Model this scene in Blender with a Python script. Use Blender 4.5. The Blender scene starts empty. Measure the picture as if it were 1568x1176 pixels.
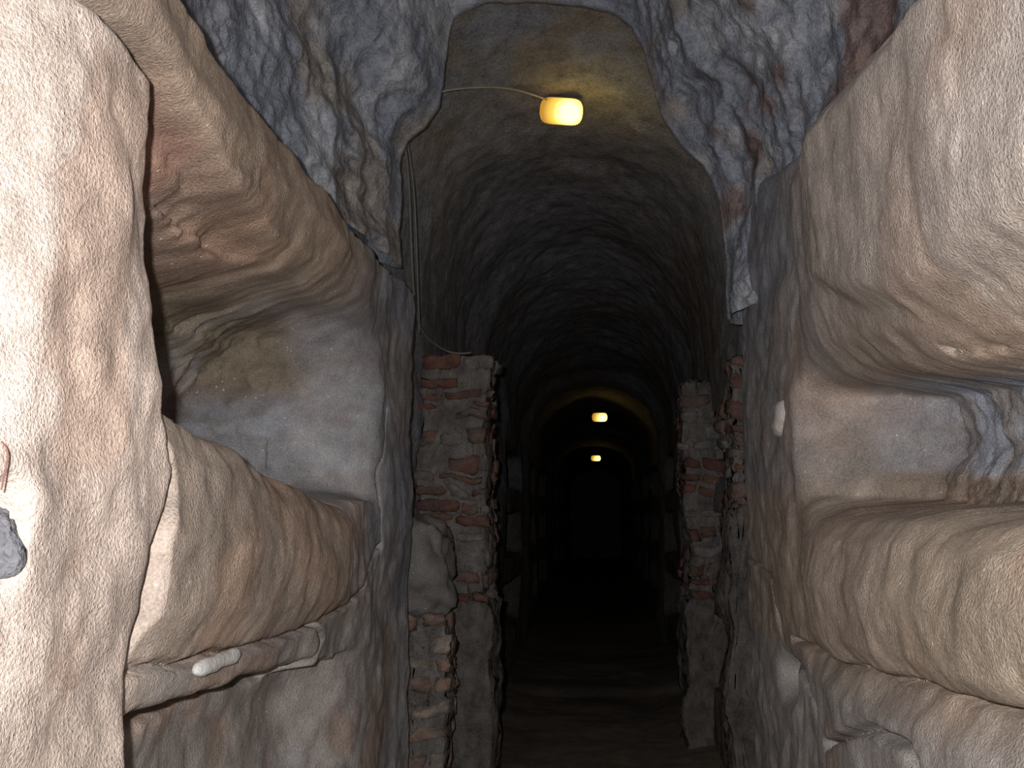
import bpy, math, random
import numpy as np
from mathutils import Vector, Matrix
random.seed(4); rng=np.random.RandomState(7)
S=bpy.context.scene
S.view_settings.view_transform='Standard'
F=1555.0; EZ=1.38
YAW=math.atan((930-800)/F); PIT=math.atan((800-600)/F)
# ---------------------------------------------------------------- camera
cam=bpy.data.cameras.new('camera'); co=bpy.data.objects.new('camera',cam); S.collection.objects.link(co)
cam.lens=36.0*F/1600; cam.sensor_width=36; cam.clip_start=0.02
co.location=(0,0,EZ)
co.rotation_euler=(math.pi/2+PIT,0,YAW)
S.camera=co
MR=co.rotation_euler.to_matrix()
def ray(px,py):
    return MR@Vector(((px-800)/F,(600-py)/F,-1.0))
def onX(px,py,X):           # survey point on a side wall plane -> (y,z rel. eye)
    r=ray(px,py); t=X/r.x; return (r.y*t, r.z*t)
def onY(px,py,Y):
    r=ray(px,py); t=Y/r.y; return Vector((r.x*t,Y,r.z*t+EZ))
# ---------------------------------------------------------------- noise
perm=rng.permutation(256); perm=np.concatenate([perm,perm,perm]); vals=rng.rand(256)*2-1
def vn(x,y,z):
    xi=np.floor(x).astype(int); yi=np.floor(y).astype(int); zi=np.floor(z).astype(int)
    fx=x-xi; fy=y-yi; fz=z-zi
    fx=fx*fx*(3-2*fx); fy=fy*fy*(3-2*fy); fz=fz*fz*(3-2*fz)
    def h(a,b,c): return vals[perm[perm[perm[a&255]+(b&255)]+(c&255)]]
    def l(a,b,t): return a+(b-a)*t
    return l(l(l(h(xi,yi,zi),h(xi+1,yi,zi),fx),l(h(xi,yi+1,zi),h(xi+1,yi+1,zi),fx),fy),
             l(l(h(xi,yi,zi+1),h(xi+1,yi,zi+1),fx),l(h(xi,yi+1,zi+1),h(xi+1,yi+1,zi+1),fx),fy),fz)
def fbm(x,y,z,s=1.0,o=4,g=.5):
    r=0;a=1.0;t=0
    for i in range(o):
        r=r+a*vn(x*s+13.1*i+50,y*s+7.7*i+50,z*s+3.3*i+50); t+=a; a*=g; s*=2.03
    return r/t
def ridg(x,y,z,s=1.0,o=3):
    r=0;a=1.0;t=0
    for i in range(o):
        r=r+a*(1-2*np.abs(vn(x*s+9.1*i+80,y*s+5.7*i+80,z*s+3.9*i+80))); t+=a; a*=.5; s*=2.1
    return r/t
def sm(a,b,x):
    t=np.clip((x-a)/(b-a),0,1); return t*t*(3-2*t)
def mixc(c,col,m):
    return c*(1-m[...,None])+np.array(col)*m[...,None]
# ---------------------------------------------------------------- materials
def rock_mat(name,bump=0.5,fine=90,speck=0.5,rough=.95,mott=.2,low=.15,streak=.0,cell=0,grain=.10,cg=.2):
    m=bpy.data.materials.new(name); m.use_nodes=True; nt=m.node_tree; N=nt.nodes; L=nt.links
    b=N['Principled BSDF']; b.inputs['Roughness'].default_value=rough
    b.inputs['Specular IOR Level'].default_value=.1
    tc=N.new('ShaderNodeTexCoord'); at=N.new('ShaderNodeAttribute'); at.attribute_name='Col'
    def noise(sc,de=3,ro=.6,vec=None):
        n=N.new('ShaderNodeTexNoise'); n.inputs['Scale'].default_value=sc; n.inputs['Detail'].default_value=de
        n.inputs['Roughness'].default_value=ro; L.new(vec or tc.outputs['Object'],n.inputs['Vector']); return n.outputs['Fac']
    def math_(op,a,bb,c=None):
        n=N.new('ShaderNodeMath'); n.operation=op
        for i,v in enumerate((a,bb,c)):
            if v is None: continue
            if isinstance(v,(int,float)): n.inputs[i].default_value=v
            else: L.new(v,n.inputs[i])
        return n.outputs[0]
    def mr(v,a,b2,c,d):
        n=N.new('ShaderNodeMapRange'); L.new(v,n.inputs[0])
        for i,k in enumerate((a,b2,c,d)): n.inputs[i+1].default_value=k
        return n.outputs[0]
    n1=noise(11,5,.65); n2=noise(fine,2,.75)
    val=math_('ADD',mr(n1,.3,.7,1-mott,1+mott),mr(n2,.3,.7,-cg,cg))
    vm=N.new('ShaderNodeVectorMath'); vm.operation='SCALE'; L.new(at.outputs['Color'],vm.inputs[0]); L.new(val,vm.inputs['Scale'])
    out=vm.outputs[0]
    if speck>0:
        vo=N.new('ShaderNodeTexVoronoi'); vo.inputs['Scale'].default_value=40; L.new(tc.outputs['Object'],vo.inputs['Vector'])
        sf=math_('MULTIPLY',math_('MULTIPLY',mr(vo.outputs['Distance'],.09,.14,1,0),mr(n1,.5,.58,0,1)),speck)
        mx=N.new('ShaderNodeMix'); mx.data_type='RGBA'; L.new(sf,mx.inputs['Factor'])
        L.new(out,mx.inputs['A']); mx.inputs['B'].default_value=(.8,.76,.72,1); out=mx.outputs['Result']
    L.new(out,b.inputs['Base Color'])
    h=math_('ADD',math_('MULTIPLY',n1,low),math_('MULTIPLY',n2,grain))
    if streak>0:
        mp=N.new('ShaderNodeMapping'); mp.inputs['Rotation'].default_value=(.3,0,0); mp.inputs['Scale'].default_value=(10,45,6)
        L.new(tc.outputs['Object'],mp.inputs['Vector'])
        h=math_('ADD',h,math_('MULTIPLY',noise(1.0,2,.5,mp.outputs[0]),streak))
    if cell>0:
        h=math_('ADD',h,math_('MULTIPLY',noise(24,2,.5),cell))
    bp=N.new('ShaderNodeBump'); bp.inputs['Strength'].default_value=bump; bp.inputs['Distance'].default_value=.05
    L.new(h,bp.inputs['Height']); L.new(bp.outputs['Normal'],b.inputs['Normal'])
    return m
def flat_mat(name,col,rough=.6):
    m=bpy.data.materials.new(name); m.use_nodes=True; N=m.node_tree.nodes; L=m.node_tree.links; b=N['Principled BSDF']
    n=N.new('ShaderNodeTexNoise'); n.inputs['Scale'].default_value=60
    r=N.new('ShaderNodeValToRGB'); L.new(n.outputs['Fac'],r.inputs[0]); L.new(r.outputs[0],b.inputs['Base Color'])
    r.color_ramp.elements[0].color=(*[c*.7 for c in col],1); r.color_ramp.elements[1].color=(*[min(1,c*1.25) for c in col],1)
    b.inputs['Roughness'].default_value=rough
    return m
M_wall=rock_mat('carved_tuff',.55,170,.65,low=.08,streak=.022,grain=.24,cell=.03,cg=.25)
M_arch=rock_mat('rough_blue_rock',.7,90,.25,low=.4,mott=.3,cell=.25,grain=.22,cg=.25)
M_vault=rock_mat('pickmarked_vault',.6,70,0,low=.15,mott=.3,cell=.18,grain=.28,cg=.28)
M_floor=rock_mat('packed_earth_floor',.4,60,.2)
M_brick=rock_mat('old_brick_and_mortar',.6,120,.2,mott=.4,low=.4,cell=.25,grain=.2,cg=.25)
M_plaster=rock_mat('white_plaster_chip',.5,120,0,mott=.1)
# ---------------------------------------------------------------- mesh helpers
def set_col(me,cols):
    a=me.color_attributes.new('Col','FLOAT_COLOR','POINT')
    c=np.ones((len(cols),4),dtype=np.float32); c[:,:3]=np.clip(cols,0,1); a.data.foreach_set('color',c.ravel())
def grid(name,P,C,mat,flip=False):
    n,m,_=P.shape; idx=np.arange(n*m).reshape(n,m)
    q=np.stack([idx[:-1,:-1],idx[1:,:-1],idx[1:,1:],idx[:-1,1:]],-1).reshape(-1,4)
    if flip: q=q[:,::-1]
    me=bpy.data.meshes.new(name); me.from_pydata(P.reshape(-1,3).tolist(),[],q.tolist())
    set_col(me,C.reshape(-1,3)); me.polygons.foreach_set('use_smooth',[True]*len(me.polygons)); me.materials.append(mat); me.update()
    o=bpy.data.objects.new(name,me); S.collection.objects.link(o); return o
def poly_dist(Y,Z,pts):
    d=np.full(Y.shape,9.0)
    for (a,b),(c,e) in zip(pts[:-1],pts[1:]):
        vx,vz=c-a,e-b; L2=vx*vx+vz*vz+1e-9
        t=np.clip(((Y-a)*vx+(Z-b)*vz)/L2,0,1)
        d=np.minimum(d,np.hypot(Y-a-t*vx,Z-b-t*vz))
    return d
def curveY(pts):
    pts=sorted(pts); ys=[p[0] for p in pts]; zs=[p[1] for p in pts]
    return lambda y: np.interp(y,ys,zs)
def layer_u(Y,Z,curves):
    u=np.zeros(Y.shape); B=[c(Y) for c in curves]
    for k in range(len(B)-1):
        f=(Z-B[k])/(B[k+1]-B[k]); u=np.where(Z>=B[k],k+np.clip(f,0,1),u)
    return u
def prof(u,pts):
    x=np.linspace(0,6,1201); v=np.interp(x,[p[0] for p in pts],[p[1] for p in pts])
    k=np.exp(-np.linspace(-2,2,9)**2); k/=k.sum(); v=np.convolve(np.pad(v,4,'edge'),k,'valid')
    return np.interp(u,x,v)
TAN=(.375,.305,.25); ORG=(.385,.285,.21); CRM=(.63,.515,.445); BLU=(.255,.272,.315); GRY=(.34,.325,.32); RED=(.24,.14,.11); BRN=(.21,.165,.13); WHT=(.45,.455,.48); YBR=(.26,.215,.15)
# ================================================================ LEFT WALL
ys=np.arange(.85,4.06,.008); zs=np.arange(-1.42,1.62,.008)
Y,Z=np.meshgrid(ys,zs,indexing='ij')
XL=-.75
w1=fbm(Y*0+3,Y,Z,9,4)*.022
Yw=Y+fbm(Y*0+1,Y,Z,7,4)*.022; Zw=Z+fbm(Y*0+8,Y,Z,7,4)*.018
cv=lambda L: curveY([onX(a,b,XL) for a,b in L])
c_gap=[(190,1172),(300,1122),(400,1077),(500,1045)]
c_crk=[(190,1060),(300,1040),(400,1010),(500,975),(570,920),(600,850)]
cs=[lambda y:y*0-1.5, cv(c_gap), cv([(190,1060),(300,1040),(400,1010),(500,975),(570,960)]),
    cv([(240,600),(280,622),(320,655),(385,680),(440,735),(540,780)]),
    cv([(218,150),(255,215),(330,315),(420,405),(540,470)]),
    cv([(270,-90),(330,0),(400,110),(500,240),(600,400)]), lambda y:y*0+2.2]
U=layer_u(Yw,Zw,cs)
pn=[(0,-.88),(.5,-.93),(.9,-.95),(.985,-.92),(1.0,-.79),(1.5,-.78),(1.97,-.77),(2.03,-.765),(2.2,-.725),(2.5,-.71),(2.8,-.735),(2.93,-.77),(2.98,-.83),(3.01,-1.0),(3.05,-1.28),(3.4,-1.36),(3.7,-1.30),(3.88,-1.15),(3.98,-.98),(4.06,-.84),(4.2,-.77),(4.5,-.735),(4.8,-.76),(4.95,-.84),(5.03,-1.08),(5.2,-1.15),(6,-1.15)]
Xn=prof(U,pn)
ze=[onX(a,b,XL) for a,b in [(235,60),(214,150),(212,200),(227,350),(214,500),(226,600),(252,770),(215,850),(212,950),(186,1050),(180,1195)]]
zz=sorted([(z,y) for y,z in ze]); edge=np.interp(Zw,[a for a,_ in zz],[b for _,b in zz])
edge=edge+w1
pil=-.715-.05*sm(1.2,.8,Y)+.04*fbm(Y*0,Y,Z,3,4)
pil=pil-.04*sm(.06,0,edge-Y)**2
# broken cavity under the near end of the upper bulge
zl_=curveY([onX(a,b,-.79) for a,b in [(232,95),(300,195),(350,285),(430,385)]])(Yw)
cavm=sm(-.004,.03,zl_-Zw)*(U>3.6)*sm(2.45,2.2,Y)
Xn=Xn-.10*cavm*sm(4.0,4.1,U)
upper=sm(4.0,4.25,U)
pm=sm(.008,-.008,Yw-edge)
X=Xn*(1-pm*(1-upper))+pil*pm*(1-upper)
plain=-.76+.03*fbm(Y*0+6,Y,Z,3,4)
far_n=sm(3.05,3.5,Yw); far_b=sm(2.85,3.3,Yw); far_u=sm(3.3,3.75,Yw)
fm=np.where(U<3,far_b,np.where(U<4.9,far_n,far_u))
X=X*(1-fm)+plain*fm
hi=sm(4.97,5.06,U)             # open recess above the upper bulge, all along
X=X*(1-hi)-1.15*hi
crk=[onX(a,b,XL) for a,b in c_crk]
def cut(X,pts,w,d,sgn):
    D=poly_dist(Yw,Zw,pts); return X+sgn*d*np.exp(-(D/w)**2)
X=cut(X,crk,.007,.05,-1)
X=cut(X,[onX(a,b,XL) for a,b in [(170,1170)]+c_gap],.018,.16,-1)
X=cut(X,[onX(a,b,XL) for a,b in [(240,740),(215,850),(212,950),(186,1050),(180,1195)]],.016,.18,-1)
X=cut(X,[onX(a,b,XL) for a,b in [(600,860),(598,740),(612,640)]],.006,.02,-1)
X=cut(X,[onX(a,b,XL) for a,b in [(500,975),(515,1000),(500,1045)]],.006,.04,-1)
hy,hz=onX(2,830,-.71); hol=np.exp(-(((Y-hy)/.028)**2+((Z-hz)/.055)**2)**2); X=X-.07*hol
rough_c=np.exp(-(((Y-1.98)/.30)**2+((Z-.60)/.12)**2))*(U>3.3)
X=X+.008*fbm(X,Y,Z,14,4)+.018*fbm(X,Y,Z,4,3)+.04*rough_c*ridg(X,Y,Z,9)*(1-pm)
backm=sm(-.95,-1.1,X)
X=X+backm*(.05*fbm(X,Y,Z,6,5)+.028*ridg(X,Y,Z,11))
m=sm(-.15,.35,fbm(Y*0+4,Y,Z,2.2,5)); m2=sm(-.2,.25,fbm(Y*0+14,Y,Z,7,5))
C=np.zeros(Y.shape+(3,))+np.array(TAN)
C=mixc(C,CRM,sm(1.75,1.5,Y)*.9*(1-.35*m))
C=mixc(C,ORG,sm(4.0,4.2,U)*sm(5.1,4.9,U)*.7)
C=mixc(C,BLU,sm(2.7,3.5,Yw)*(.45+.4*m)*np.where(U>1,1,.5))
C=mixc(C,GRY,sm(2.05,1.9,U)*sm(1.6,1.8,Y)*.55)
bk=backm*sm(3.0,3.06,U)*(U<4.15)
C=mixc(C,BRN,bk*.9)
C=mixc(C,BLU,bk*sm(.12,.2,Z+.05*m)*sm(.46,.30,Z)*(.35+.5*m2))
C=mixc(C,YBR,bk*sm(.36,.46,Z)*.7)
C=mixc(C,RED,np.clip(cavm+rough_c,0,1)*(1-pm)*(.45+.45*m2)*sm(4.6,4.4,U)*sm(3.75,3.9,U))
C=mixc(C,WHT,sm(.25,.5,fbm(Y*0+9,Y,Z,5,5))*.6*sm(2.6,3.1,Yw))
C=mixc(C,(.40,.25,.17),sm(.3,.5,fbm(Y*0+19,Y,Z,3,4))*.4)
C=mixc(C,BLU,hi*.9)
C=C*(.86+.26*m2[...,None])
def finish(X,Y,Z,C,sgn,name,mat):
    P=np.stack([X,Y,Z+EZ],-1)
    last=P[-1:].copy(); ext=[]
    for k,(dx,dy) in enumerate([(.01,.02),(.05,.045),(.2,.06),(.5,.07)]):
        q=last.copy(); q[...,0]+=sgn*dx; q[...,1]+=dy; ext.append(q)
    P=np.concatenate([P]+ext,0); C=np.concatenate([C]+[C[-1:]]*4,0)
    return grid(name,P,C,mat,flip=(sgn>0))
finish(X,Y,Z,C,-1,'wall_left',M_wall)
# ================================================================ RIGHT WALL
XR=.60
Yw=Y+fbm(Y*0+31,Y,Z,6,4)*.022; Zw=Z+fbm(Y*0+38,Y,Z,5,4)*.02
cv=lambda L: curveY([onX(a,b,XR) for a,b in L])
r_crk=[(1215,985),(1240,1003),(1300,1030),(1400,1062),(1500,1090),(1600,1112),(1750,1150)]
cs=[lambda y:y*0-1.5, cv(r_crk), cv([(1215,785),(1300,792),(1400,800),(1500,808),(1600,812)]),
    cv([(1255,598),(1330,588),(1400,576),(1500,552),(1600,520)]),
    cv([(1450,-60),(1400,0),(1330,90),(1280,160),(1200,250),(1120,300)]), lambda y:y*0+2.2]
U=layer_u(Yw,Zw,cs)
pn=[(0,.66),(.6,.60),(.93,.585),(.99,.63),(1.02,.60),(1.15,.565),(1.5,.545),(1.8,.57),(1.93,.61),(2.0,.70),(2.05,.93),(2.5,.98),(2.88,.95),(2.97,.80),(3.03,.68),(3.12,.61),(3.28,.575),(3.5,.565),(3.75,.56),(3.93,.62),(4.0,.74),(4.06,.98),(5,1.05)]
Xn=prof(U,pn)
near=sm(2.75,2.3,Yw)
lobe=curveY([onX(a,b,.56) for a,b in [(1240,440),(1330,475),(1400,480),(1480,440),(1600,375)]])(Yw)
Xn=Xn-.055*near*sm(-.02,.05,Zw-lobe)*sm(4,3.75,U)
plain=.60+.025*fbm(Y*0+66,Y,Z,3,4)
fn=sm(2.75,3.05,Yw); fu=sm(3.4,3.9,Yw)
fm=np.where(U<2,sm(2.7,3.1,Yw),np.where(U<3.9,fn,fu)); 
top=sm(3.95,4.02,U); fm=fm*(1-top)+fu*top
X=Xn*(1-fm)+plain*fm
X=cut(X,[onX(a,b,XR) for a,b in r_crk[1:]],.007,.05,1)
X=cut(X,[onX(a,b,XR) for a,b in [(1210,960),(1225,1020),(1262,1080),(1275,1130)]],.012,.08,1)
X=cut(X,[onX(a,b,XR) for a,b in [(1290,1160),(1375,1135),(1420,1170),(1440,1200)]],.010,.06,1)
X=cut(X,[onX(a,b,XR) for a,b in [(1150,760),(1160,860),(1200,900),(1215,980)]],.006,.03,1)
X=cut(X,[onX(a,b,XR) for a,b in [(1420,545),(1480,540),(1600,528)]],.006,.03,1)
cav=np.exp(-(((Y-onX(1225,1060,XR)[0])/.13)**2+((Z-onX(1225,1060,XR)[1])/.07)**2)**2)
X=X+.15*cav
X=X+.008*fbm(X,Y,Z,14,4)+.02*fbm(X,Y,Z,3.5,3)
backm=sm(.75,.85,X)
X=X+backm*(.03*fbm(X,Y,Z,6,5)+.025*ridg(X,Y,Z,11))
m=sm(-.15,.35,fbm(Y*0+44,Y,Z,2.2,5)); m2=sm(-.2,.25,fbm(Y*0+54,Y,Z,7,5))
C=np.zeros(Y.shape+(3,))+np.array(TAN)
C=mixc(C,(.43,.375,.34),sm(3.0,3.3,U)*.8)
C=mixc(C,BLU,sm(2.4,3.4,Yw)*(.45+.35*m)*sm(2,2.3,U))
C=mixc(C,GRY,sm(1.0,.9,U)*.8)
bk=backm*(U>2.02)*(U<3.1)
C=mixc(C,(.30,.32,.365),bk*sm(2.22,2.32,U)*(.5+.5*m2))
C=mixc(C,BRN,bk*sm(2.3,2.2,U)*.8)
C=mixc(C,BLU,sm(4.0,4.05,U))
C=mixc(C,YBR,sm(2.3,1.8,Yw)*sm(2.05,1.9,U)*sm(1,1.1,U)*.35)
C=mixc(C,(.40,.27,.20),sm(.25,.5,fbm(Y*0+59,Y,Z,3,4))*.35)
C=C*(.88+.22*m2[...,None])
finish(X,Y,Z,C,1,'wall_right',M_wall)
# ================================================================ ROCK ARCH + NEAR CEILING
ct=[(627,415),(624,330),(624,240),(636,214),(662,196),(684,165),(692,110),(700,60),(707,25),(722,12),(760,4),(850,1),(905,4),(950,12),(985,40),(1005,80),(1020,130),(1036,180),(1068,222),(1103,256),(1120,300),(1135,400),(1140,500)]
cp=np.array([[*onY(a,b,4.0)] for a,b in ct]); cp[:,2]-=EZ
seg=np.r_[0,np.cumsum(np.linalg.norm(np.diff(cp,axis=0),axis=1))]
s=np.linspace(0,seg[-1],420)
cx=np.interp(s,seg,cp[:,0]); cz=np.interp(s,seg,cp[:,2])
cx=cx+.018*fbm(cx,cx*0,cz,7,4); cz=cz+.018*fbm(cx,cx*0+5,cz,7,4)
ox,oz=-.12,.70
rows=[];Kk=[]
ks=np.r_[-1,-.7,-.4,-.2,-.08,np.linspace(0,1,150),np.linspace(1.02,2,50)]
for k in ks:
    if k<0: sc=1+.30*(-k)**1.5; yy=4.0+.22*(-k)**.6
    elif k<=1: sc=1+.5*k**.9; yy=4.0-1.25*k**1.25-.03*math.sin(min(k*12,math.pi))
    else: sc=1.5; yy=2.75-2.2*(k-1)
    rows.append(np.stack([ox+(cx-ox)*sc,np.full_like(cx,yy),oz+(cz-oz)*sc],-1)); Kk.append(np.full_like(cx,k))
P=np.array(rows);K=np.array(Kk)
x,y,z=P[...,0].copy(),P[...,1].copy(),P[...,2].copy()
d=(.12*fbm(x,y,z,2.6,4)+.05*ridg(x,y,z,5,3)+.02*fbm(x,y,z,18,3))*sm(0,.15,K)
rx,rz=x-ox,z-oz; rl=np.hypot(rx,rz)
P[...,0]+=-rx/rl*d*.7; P[...,2]+=-rz/rl*d*.7; P[...,1]-=d*.7
P[...,2]+=EZ
C=np.zeros(K.shape+(3,))+np.array((.25,.265,.305))
C=mixc(C,WHT,sm(.05,.4,fbm(x,y,z,5,5))*.75)
C=mixc(C,(.28,.24,.205),sm(.1,.4,fbm(x+7,y,z,3,5))*.8)
C=mixc(C,(.19,.12,.10),sm(.35,.55,x)*sm(.12,.3,fbm(x+3,y,z+1,3.5,4))*.8)
grid('rock_arch',P,C,M_arch)
# ================================================================ VAULTED TUNNEL
yv=np.r_[np.arange(4.03,9,.025),np.arange(9,16,.05),np.arange(16,30,.12)]
nA,nW=150,70
crown=np.interp(yv,[4,5.2,6,8,10,12,16,30],[2.32,2.06,1.96,1.72,1.5,1.38,1.3,1.25])
spr=np.interp(yv,[4,5.2,6,8,10,12,30],[1.38,1.1,1.0,.85,.75,.7,.62])
hl=np.interp(yv,[4,5.0,6.5,7.5,30],[1.02,.88,.84,.74,.72]); hr=np.interp(yv,[4,5.0,6,7.5,30],[.86,.72,.70,.72,.72])
rib=np.zeros_like(yv)
for r0,wd in [(10.6,.35),(15.5,.4),(21.5,.5)]: rib+=np.exp(-(((yv-r0)/wd)**4))
FL=-1.42
P=np.zeros((len(yv),nW*2+nA,3)); K=np.zeros(P.shape[:2])
for i,yy in enumerate(yv):
    L_,R_,c,sp=hl[i]-.06*rib[i],hr[i]-.06*rib[i],crown[i]-.07*rib[i],spr[i]
    zl=np.linspace(FL,sp,nW,endpoint=False)
    def niche(side):
        d=np.zeros_like(zl)
        if rib[i]>.3: return d
        ph=(yy-(5.4 if side<0 else 6.5))%2.4
        wy=float(sm(.15,.25,ph)*sm(2.1,2.0,ph))*(yy>5.3)
        for a,b in [(-1.0,-.6),(-.4,0),(.2,.55)]:
            d=d+.38*sm(a,a+.04,zl)*sm(b,b-.06,zl)*wy
        return d
    lft=np.stack([-L_-niche(-1),np.full(nW,yy),zl],-1)
    th=np.linspace(math.pi,0,nA); xc=(R_-L_)/2; hw=(R_+L_)/2
    ar=np.stack([xc+hw*np.cos(th),np.full(nA,yy),sp+(c-sp)*np.sin(th)**.85],-1)
    rgt=np.stack([R_+niche(1),np.full(nW,yy),zl],-1)[::-1]
    P[i]=np.concatenate([lft,ar,rgt])
x,y,z=P[...,0].copy(),P[...,1].copy(),P[...,2].copy()
d=(.07*fbm(x,y,z,1.6,3)+.006*ridg(x,y,z,6,3))*(.35+.65*sm(4.1,5,y))+.008*fbm(x,y,z,20,2)
cxv,czv=x-0,np.where(z>.8,z-.6,0); rl=np.hypot(cxv,czv)+1e-6
P[...,0]+=-cxv/rl*d; P[...,2]+=-czv/rl*d; P[...,2]+=EZ
C=np.zeros(x.shape+(3,))+np.array((.195,.19,.20))
C=mixc(C,(.185,.155,.135),sm(-.1,.35,fbm(x,y,z,1.5,5))*.8)
C=mixc(C,(.25,.26,.29),sm(5.8,4.5,y)*.6)
C=mixc(C,(.22,.18,.13),sm(5.2,4.4,y)*sm(1.5,1.9,z)*sm(-.2,.3,fbm(x+2,y,z,4,4))*.7)
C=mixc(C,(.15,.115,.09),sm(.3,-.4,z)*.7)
C=mixc(C,(.35,.35,.37),sm(.3,.5,fbm(x+9,y,z,5,4))*.3)
C=mixc(C,(.07,.065,.06),sm(6.5,13,y)*.9)  # flash falloff down the tunnel painted into the vault colour
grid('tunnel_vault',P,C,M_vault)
gy,gz=np.meshgrid(np.linspace(-1.2,1.2,60),np.linspace(FL,2,80),indexing='ij')
P=np.stack([gy,29.5+.1*fbm(gy,gz,gz*0,3,4),gz+EZ],-1); grid('wall_back',P,np.zeros(P.shape)+np.array((.12,.10,.09)),M_vault,flip=True)
gx,gy=np.meshgrid(np.linspace(-1.25,1.25,70),np.r_[np.arange(.2,10,.03),np.arange(10,30,.2)],indexing='ij')
gz=FL+.06+.02*fbm(gx,gy,gx*0,3,5)+.03*sm(7.6,7.9,gy+.05*fbm(gx,gy,gx*0,4,3))+.05*sm(.4,.75,np.abs(gx))
P=np.stack([gx,gy,gz+EZ],-1)
C=np.zeros(P.shape)+np.array((.18,.15,.12)); C=mixc(C,(.13,.11,.095),sm(0,.4,fbm(gx,gy,gx*0,1.5,4)))
C=mixc(C,(.09,.075,.065),sm(8,14,gy)*.9)  # far-corridor darkness painted into the floor colour
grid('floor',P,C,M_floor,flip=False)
# ================================================================ BRICK PIERS
def block(V,Fc,Cc,c,h,col,jit=.006,seg=3,rot=0):
    n=seg; idx={}
    def add(p):
        q=np.array(p,float); L=np.linalg.norm(q)
        q=q*(1-.10*(L/1.732)**4)
        w=q*np.array(h); w=w+rng.uniform(-jit,jit,3)
        cr,sr=math.cos(rot),math.sin(rot); w=np.array([w[0]*cr-w[1]*sr,w[0]*sr+w[1]*cr,w[2]])
        V.append(tuple(np.array(c)+w)); k=rng.uniform(.8,1.15); Cc.append(tuple(t*k for t in col)); return len(V)-1
    def vid(i,j,k):
        if (i,j,k) not in idx: idx[(i,j,k)]=add((2*i/n-1,2*j/n-1,2*k/n-1))
        return idx[(i,j,k)]
    for a in range(n):
        for b in range(n):
            for s_ in (0,n):
                f1=[vid(s_,a,b),vid(s_,a+1,b),vid(s_,a+1,b+1),vid(s_,a,b+1)]
                f2=[vid(a,s_,b),vid(a+1,s_,b),vid(a+1,s_,b+1),vid(a,s_,b+1)]
                f3=[vid(a,b,s_),vid(a+1,b,s_),vid(a+1,b+1,s_),vid(a,b+1,s_)]
                Fc.append(f1 if s_ else f1[::-1]); Fc.append(f2[::-1] if s_ else f2); Fc.append(f3 if s_ else f3[::-1])
def make(name,V,Fc,Cc,mat,noise=0,tint=None,ta=.5):
    A=np.array(V); CC=np.array(Cc)
    if tint is not None:
        CC=mixc(CC,tint,sm(-.1,.4,fbm(A[:,0]+4,A[:,1],A[:,2],6,4))*ta)
    if noise:
        for k in range(3):
            A[:,k]+=noise*fbm(A[:,0]+k*7,A[:,1]+k*3,A[:,2],5,4)
    me=bpy.data.meshes.new(name); me.from_pydata(A.tolist(),[],Fc); set_col(me,CC); me.materials.append(mat)
    me.polygons.foreach_set('use_smooth',[True]*len(me.polygons))
    o=bpy.data.objects.new(name,me); S.collection.objects.link(o); return o
def lump(V,Fc,Cc,c,h,col,amp=.05,n=28,sq=.6):
    base=len(V); W=[];Q=[]
    for i in range(n+1):
        for j in range(n*2):
            th=math.pi*i/n; ph=math.pi*j/n
            q=[math.sin(th)*math.cos(ph),math.sin(th)*math.sin(ph),math.cos(th)]
            q=np.array([math.copysign(abs(t)**sq,t) for t in q]); Q.append(q); W.append(q*np.array(h)+np.array(c))
    W=np.array(W);Q=np.array(Q); dd=fbm(W[:,0],W[:,1],W[:,2],8,4)*amp; W=W+Q*dd[:,None]
    V.extend(map(tuple,W)); Cc.extend([col]*len(W))
    for i in range(n):
        for j in range(n*2):
            a=base+i*2*n+j; b=base+i*2*n+(j+1)%(2*n); Fc.append([a,a+2*n,b+2*n,b])
bc=[(.17,.08,.06),(.19,.105,.08),(.145,.075,.06),(.17,.125,.105),(.18,.165,.155),(.16,.09,.07),(.22,.205,.195),(.155,.095,.075)]
def pier(name,x0,x1,y0,y1,z0,z1,dens=.9,foot=None,pal=bc,fc=(.13,.115,.105)):
    V=[];Fc=[];Cc=[]
    block(V,Fc,Cc,((x0+x1)/2,(y0+y1)/2,(z0+z1)/2+EZ),((x1-x0)/2-.014,(y1-y0)/2-.010,(z1-z0)/2),(.165,.15,.14),.012,22)
    z=z0+.02
    while z<z1-.02:
        h=random.uniform(.018,.042)
        x=x0+random.uniform(-.02,.02)
        while x<x1-.03:
            w=min(random.uniform(.07,.24),x1-x)
            if random.random()<dens:
                hh=h*random.uniform(.7,1.1)
                block(V,Fc,Cc,(x+w/2,y0+.062+random.uniform(-.014,.012),z+EZ+random.uniform(-.008,.008)),(w/2-.008,.07,hh),random.choice(pal),.006,4,random.uniform(-.05,.05))
            x+=w
        y=y0+.13
        while y<y1:
            w=min(random.uniform(.1,.22),y1-y)
            if random.random()<dens:
                for xx in (x0,x1):
                    block(V,Fc,Cc,(xx-math.copysign(.062,xx-(x0+x1)/2)+random.uniform(-.008,.008),y+w/2,z+EZ),(.06,max(.02,w/2-.008),h),random.choice(pal),.006,3,0)
            y+=w+.005
        z+=h*2+random.uniform(.014,.04)
    if foot is not None:
        block(V,Fc,Cc,((x0+x1)/2,(y0+y1)/2,(foot+z0)/2+EZ),((x1-x0)/2+.015,(y1-y0)/2+.01,(z0-foot)/2+.03),fc,.010,24)
    return make(name,V,Fc,Cc,M_brick,.06,(.13,.12,.11))
a=onY(652,552,4.9); b=onY(766,935,4.9)
pier('brick_pier',-.90,b.x,4.9,5.25,b.z-EZ,a.z-EZ,foot=FL)
a=onY(1062,592,6.0); b=onY(1110,940,6.0)
pier('brick_pier',a.x,.80,6.0,6.4,b.z-EZ,a.z-EZ,foot=FL)
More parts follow.
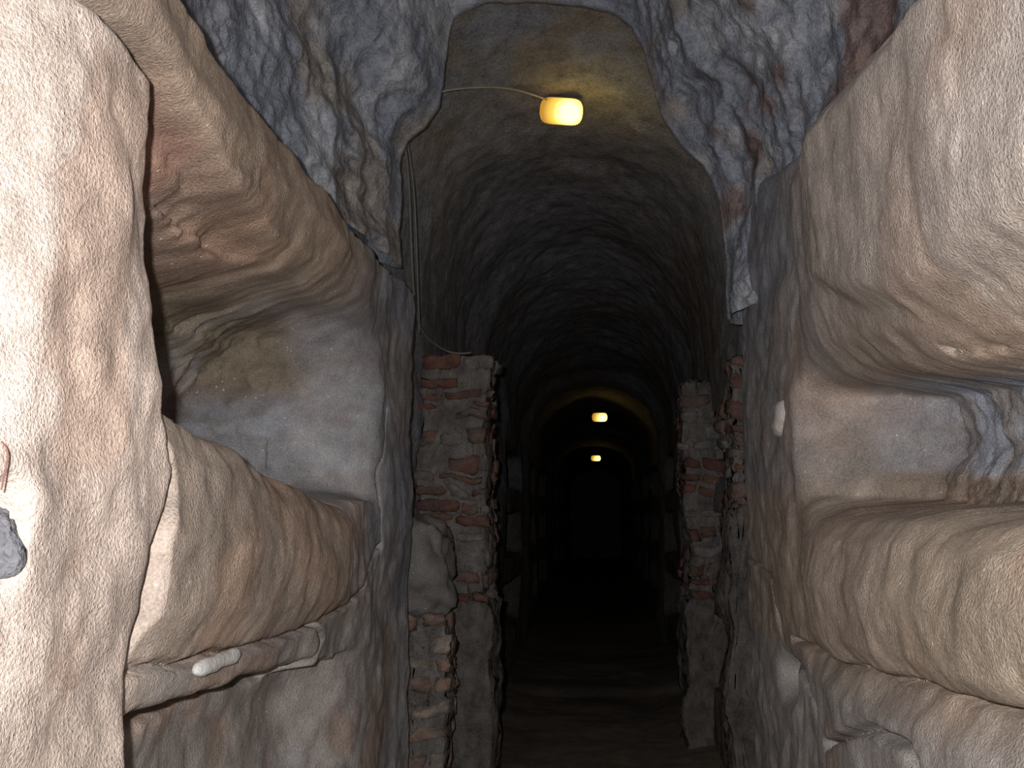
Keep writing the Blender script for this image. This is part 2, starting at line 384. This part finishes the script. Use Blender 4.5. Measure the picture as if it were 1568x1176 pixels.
a=onY(1130,548,4.75); b=onY(1150,800,4.75)
pier('brick_pier',a.x,.78,4.75,5.0,b.z-EZ,a.z-EZ,foot=FL)
a=onY(612,965,4.35); b=onY(700,1165,4.35)
pier('brick_footing',a.x,b.x,4.30,4.6,FL,a.z-EZ,pal=[(.26,.18,.14),(.23,.155,.125),(.28,.23,.19)])
V=[];Fc=[];Cc=[]
a=onY(606,808,4.4); b=onY(708,968,4.4)
lump(V,Fc,Cc,((a.x+b.x)/2-.05,4.42,(a.z+b.z)/2+.01),((b.x-a.x)/2+.05,.2,(a.z-b.z)/2),(.20,.185,.175),.09,sq=.75)
make('plaster_hood',V,Fc,Cc,M_wall)
# ================================================================ small rock pieces
def chip(name,c,h,col,mat=M_plaster,amp=.012,sq=.75):
    V=[];Fc=[];Cc=[]; lump(V,Fc,Cc,c,h,col,amp,14,sq); return make(name,V,Fc,Cc,mat)
def wp(px,py,X): yy,z=onX(px,py,X); return (X,yy,z+EZ)
chip('plaster_fragment',wp(342,1032,-.768),(.020,.12,.022),(.6,.58,.56),amp=.02,sq=.9)
chip('plaster_fragment',wp(1220,650,.592),(.02,.085,.05),(.50,.46,.42),amp=.05,sq=.9)
chip('grey_stone',wp(2,838,-.72),(.03,.026,.05),(.13,.13,.14),M_arch,.06,.7)
# ================================================================ electrics
def wire(name,pts,r,mat):
    cu=bpy.data.curves.new(name,'CURVE'); cu.dimensions='3D'; sp=cu.splines.new('NURBS'); sp.points.add(len(pts)-1)
    for p,q in zip(sp.points,pts): p.co=(*q,1)
    sp.use_endpoint_u=True; sp.order_u=3; cu.bevel_depth=r; cu.bevel_resolution=3; cu.materials.append(mat)
    o=bpy.data.objects.new(name,cu); S.collection.objects.link(o); return o
M_cab=flat_mat('grey_cable',(.14,.13,.12),.6); M_cabw=flat_mat('pale_cable',(.40,.38,.32),.5)
wire('wall_cable',[onY(a,b,yy) for a,b,yy in [(628,200,4.15),(634,230,4.2),(640,300,4.25),(643,400,4.3),(647,470,4.4),(657,520,4.6),(690,546,4.8),(715,554,4.85),(735,551,4.88)]],.006,M_cab)
wire('wall_cable',[onY(a,b,yy) for a,b,yy in [(632,200,4.2),(645,260,4.25),(651,380,4.3),(655,520,4.55)]],.005,M_cab)
wire('ceiling_cable',[onY(a,b,yy) for a,b,yy in [(672,150,4.12),(690,142,4.15),(730,137,4.3),(780,136,4.5),(820,143,4.65),(855,156,4.8)]],.0055,M_cabw)
M_glass=bpy.data.materials.new('lit_ribbed_glass'); M_glass.use_nodes=True
nt=M_glass.node_tree; b=nt.nodes['Principled BSDF']; b.inputs['Base Color'].default_value=(.30,.18,.05,1)
tc=nt.nodes.new('ShaderNodeTexCoord'); gr=nt.nodes.new('ShaderNodeVectorMath'); gr.operation='DISTANCE'; gr.inputs[1].default_value=(.038,-.035,-.02)
rp=nt.nodes.new('ShaderNodeValToRGB'); nt.links.new(tc.outputs['Object'],gr.inputs[0]); mrn=nt.nodes.new('ShaderNodeMapRange')
mrn.inputs[2].default_value=.14; nt.links.new(gr.outputs['Value'],mrn.inputs[0]); nt.links.new(mrn.outputs[0],rp.inputs[0])
rp.color_ramp.elements[0].color=(3.5,2.6,.8,1); rp.color_ramp.elements[0].position=.24
rp.color_ramp.elements[1].color=(.50,.25,.03,1); rp.color_ramp.elements[1].position=.80
e3=rp.color_ramp.elements.new(.50); e3.color=(1.2,.75,.12,1)
nt.links.new(rp.outputs[0],b.inputs['Emission Color']); b.inputs['Emission Strength'].default_value=1.0
M_base=flat_mat('lamp_housing',(.16,.14,.11),.5)
def lamp(c,sc,tilt,power,off=(0.06,-.10,-.05)):
    e=bpy.data.objects.new('bulkhead_lamp',None); S.collection.objects.link(e); e.location=c; e.rotation_euler=(0,tilt,0); e.scale=(sc,)*3
    V=[];Fc=[];nu,nv=90,40
    def se(t,p): return math.copysign(abs(t)**p,t)
    for i in range(nu+1):
        t=-1+2*i/nu; r=(1-abs(t)**6)**.45; rr=.052*r*(1+.035*math.cos(i*math.pi/2)*(abs(t)<.93))
        for j in range(nv):
            an=2*math.pi*j/nv; V.append((t*.092,rr*se(math.cos(an),.75),rr*se(math.sin(an),.75)))
    for i in range(nu):
        for j in range(nv):
            a=i*nv+j;b2=i*nv+(j+1)%nv; Fc.append([a,b2,b2+nv,a+nv])
    me=bpy.data.meshes.new('ribbed_glass'); me.from_pydata(V,[],Fc); me.materials.append(M_glass)
    me.polygons.foreach_set('use_smooth',[True]*len(me.polygons))
    g=bpy.data.objects.new('ribbed_glass',me); S.collection.objects.link(g); g.parent=e
    V=[];Fc=[];Cc=[]; lump(V,Fc,Cc,(0,.03,.045),(.090,.05,.018),(0.3,.3,.3),0,12,.5)
    me=bpy.data.meshes.new('housing'); me.from_pydata(V,[],Fc); me.materials.append(M_base); h=bpy.data.objects.new('housing',me); S.collection.objects.link(h); h.parent=e
    ld=bpy.data.lights.new('bulb','POINT'); ld.energy=power; ld.color=(1,.72,.16); ld.shadow_soft_size=.05
    lo=bpy.data.objects.new('bulb_light',ld); S.collection.objects.link(lo); lo.parent=e; lo.location=off
lamp(onY(877,174,4.85),1.2,math.radians(6),.75,(.12,-.06,-.07))
lamp(onY(937,652,12.0),1.0,0,.4)
lamp(onY(931,716,19.0),1.0,0,.2)
M_tw=flat_mat('dry_twig',(.18,.07,.05),.7)
wire('dry_twig',[wp(2,690,-.675),wp(14,700,-.67),wp(10,730,-.67),wp(2,765,-.675)],.0010,M_tw)
# ================================================================ light
fl=bpy.data.lights.new('camera_flash','POINT'); fl.energy=215; fl.color=(1.0,.98,.97); fl.shadow_soft_size=.012
fo=bpy.data.objects.new('camera_flash',fl); S.collection.objects.link(fo); fo.location=(-.06,-.0,EZ+.05)
w=bpy.data.worlds.new('world'); S.world=w; w.use_nodes=True; w.node_tree.nodes['Background'].inputs[0].default_value=(.35,.5,.9,1); w.node_tree.nodes['Background'].inputs[1].default_value=.04
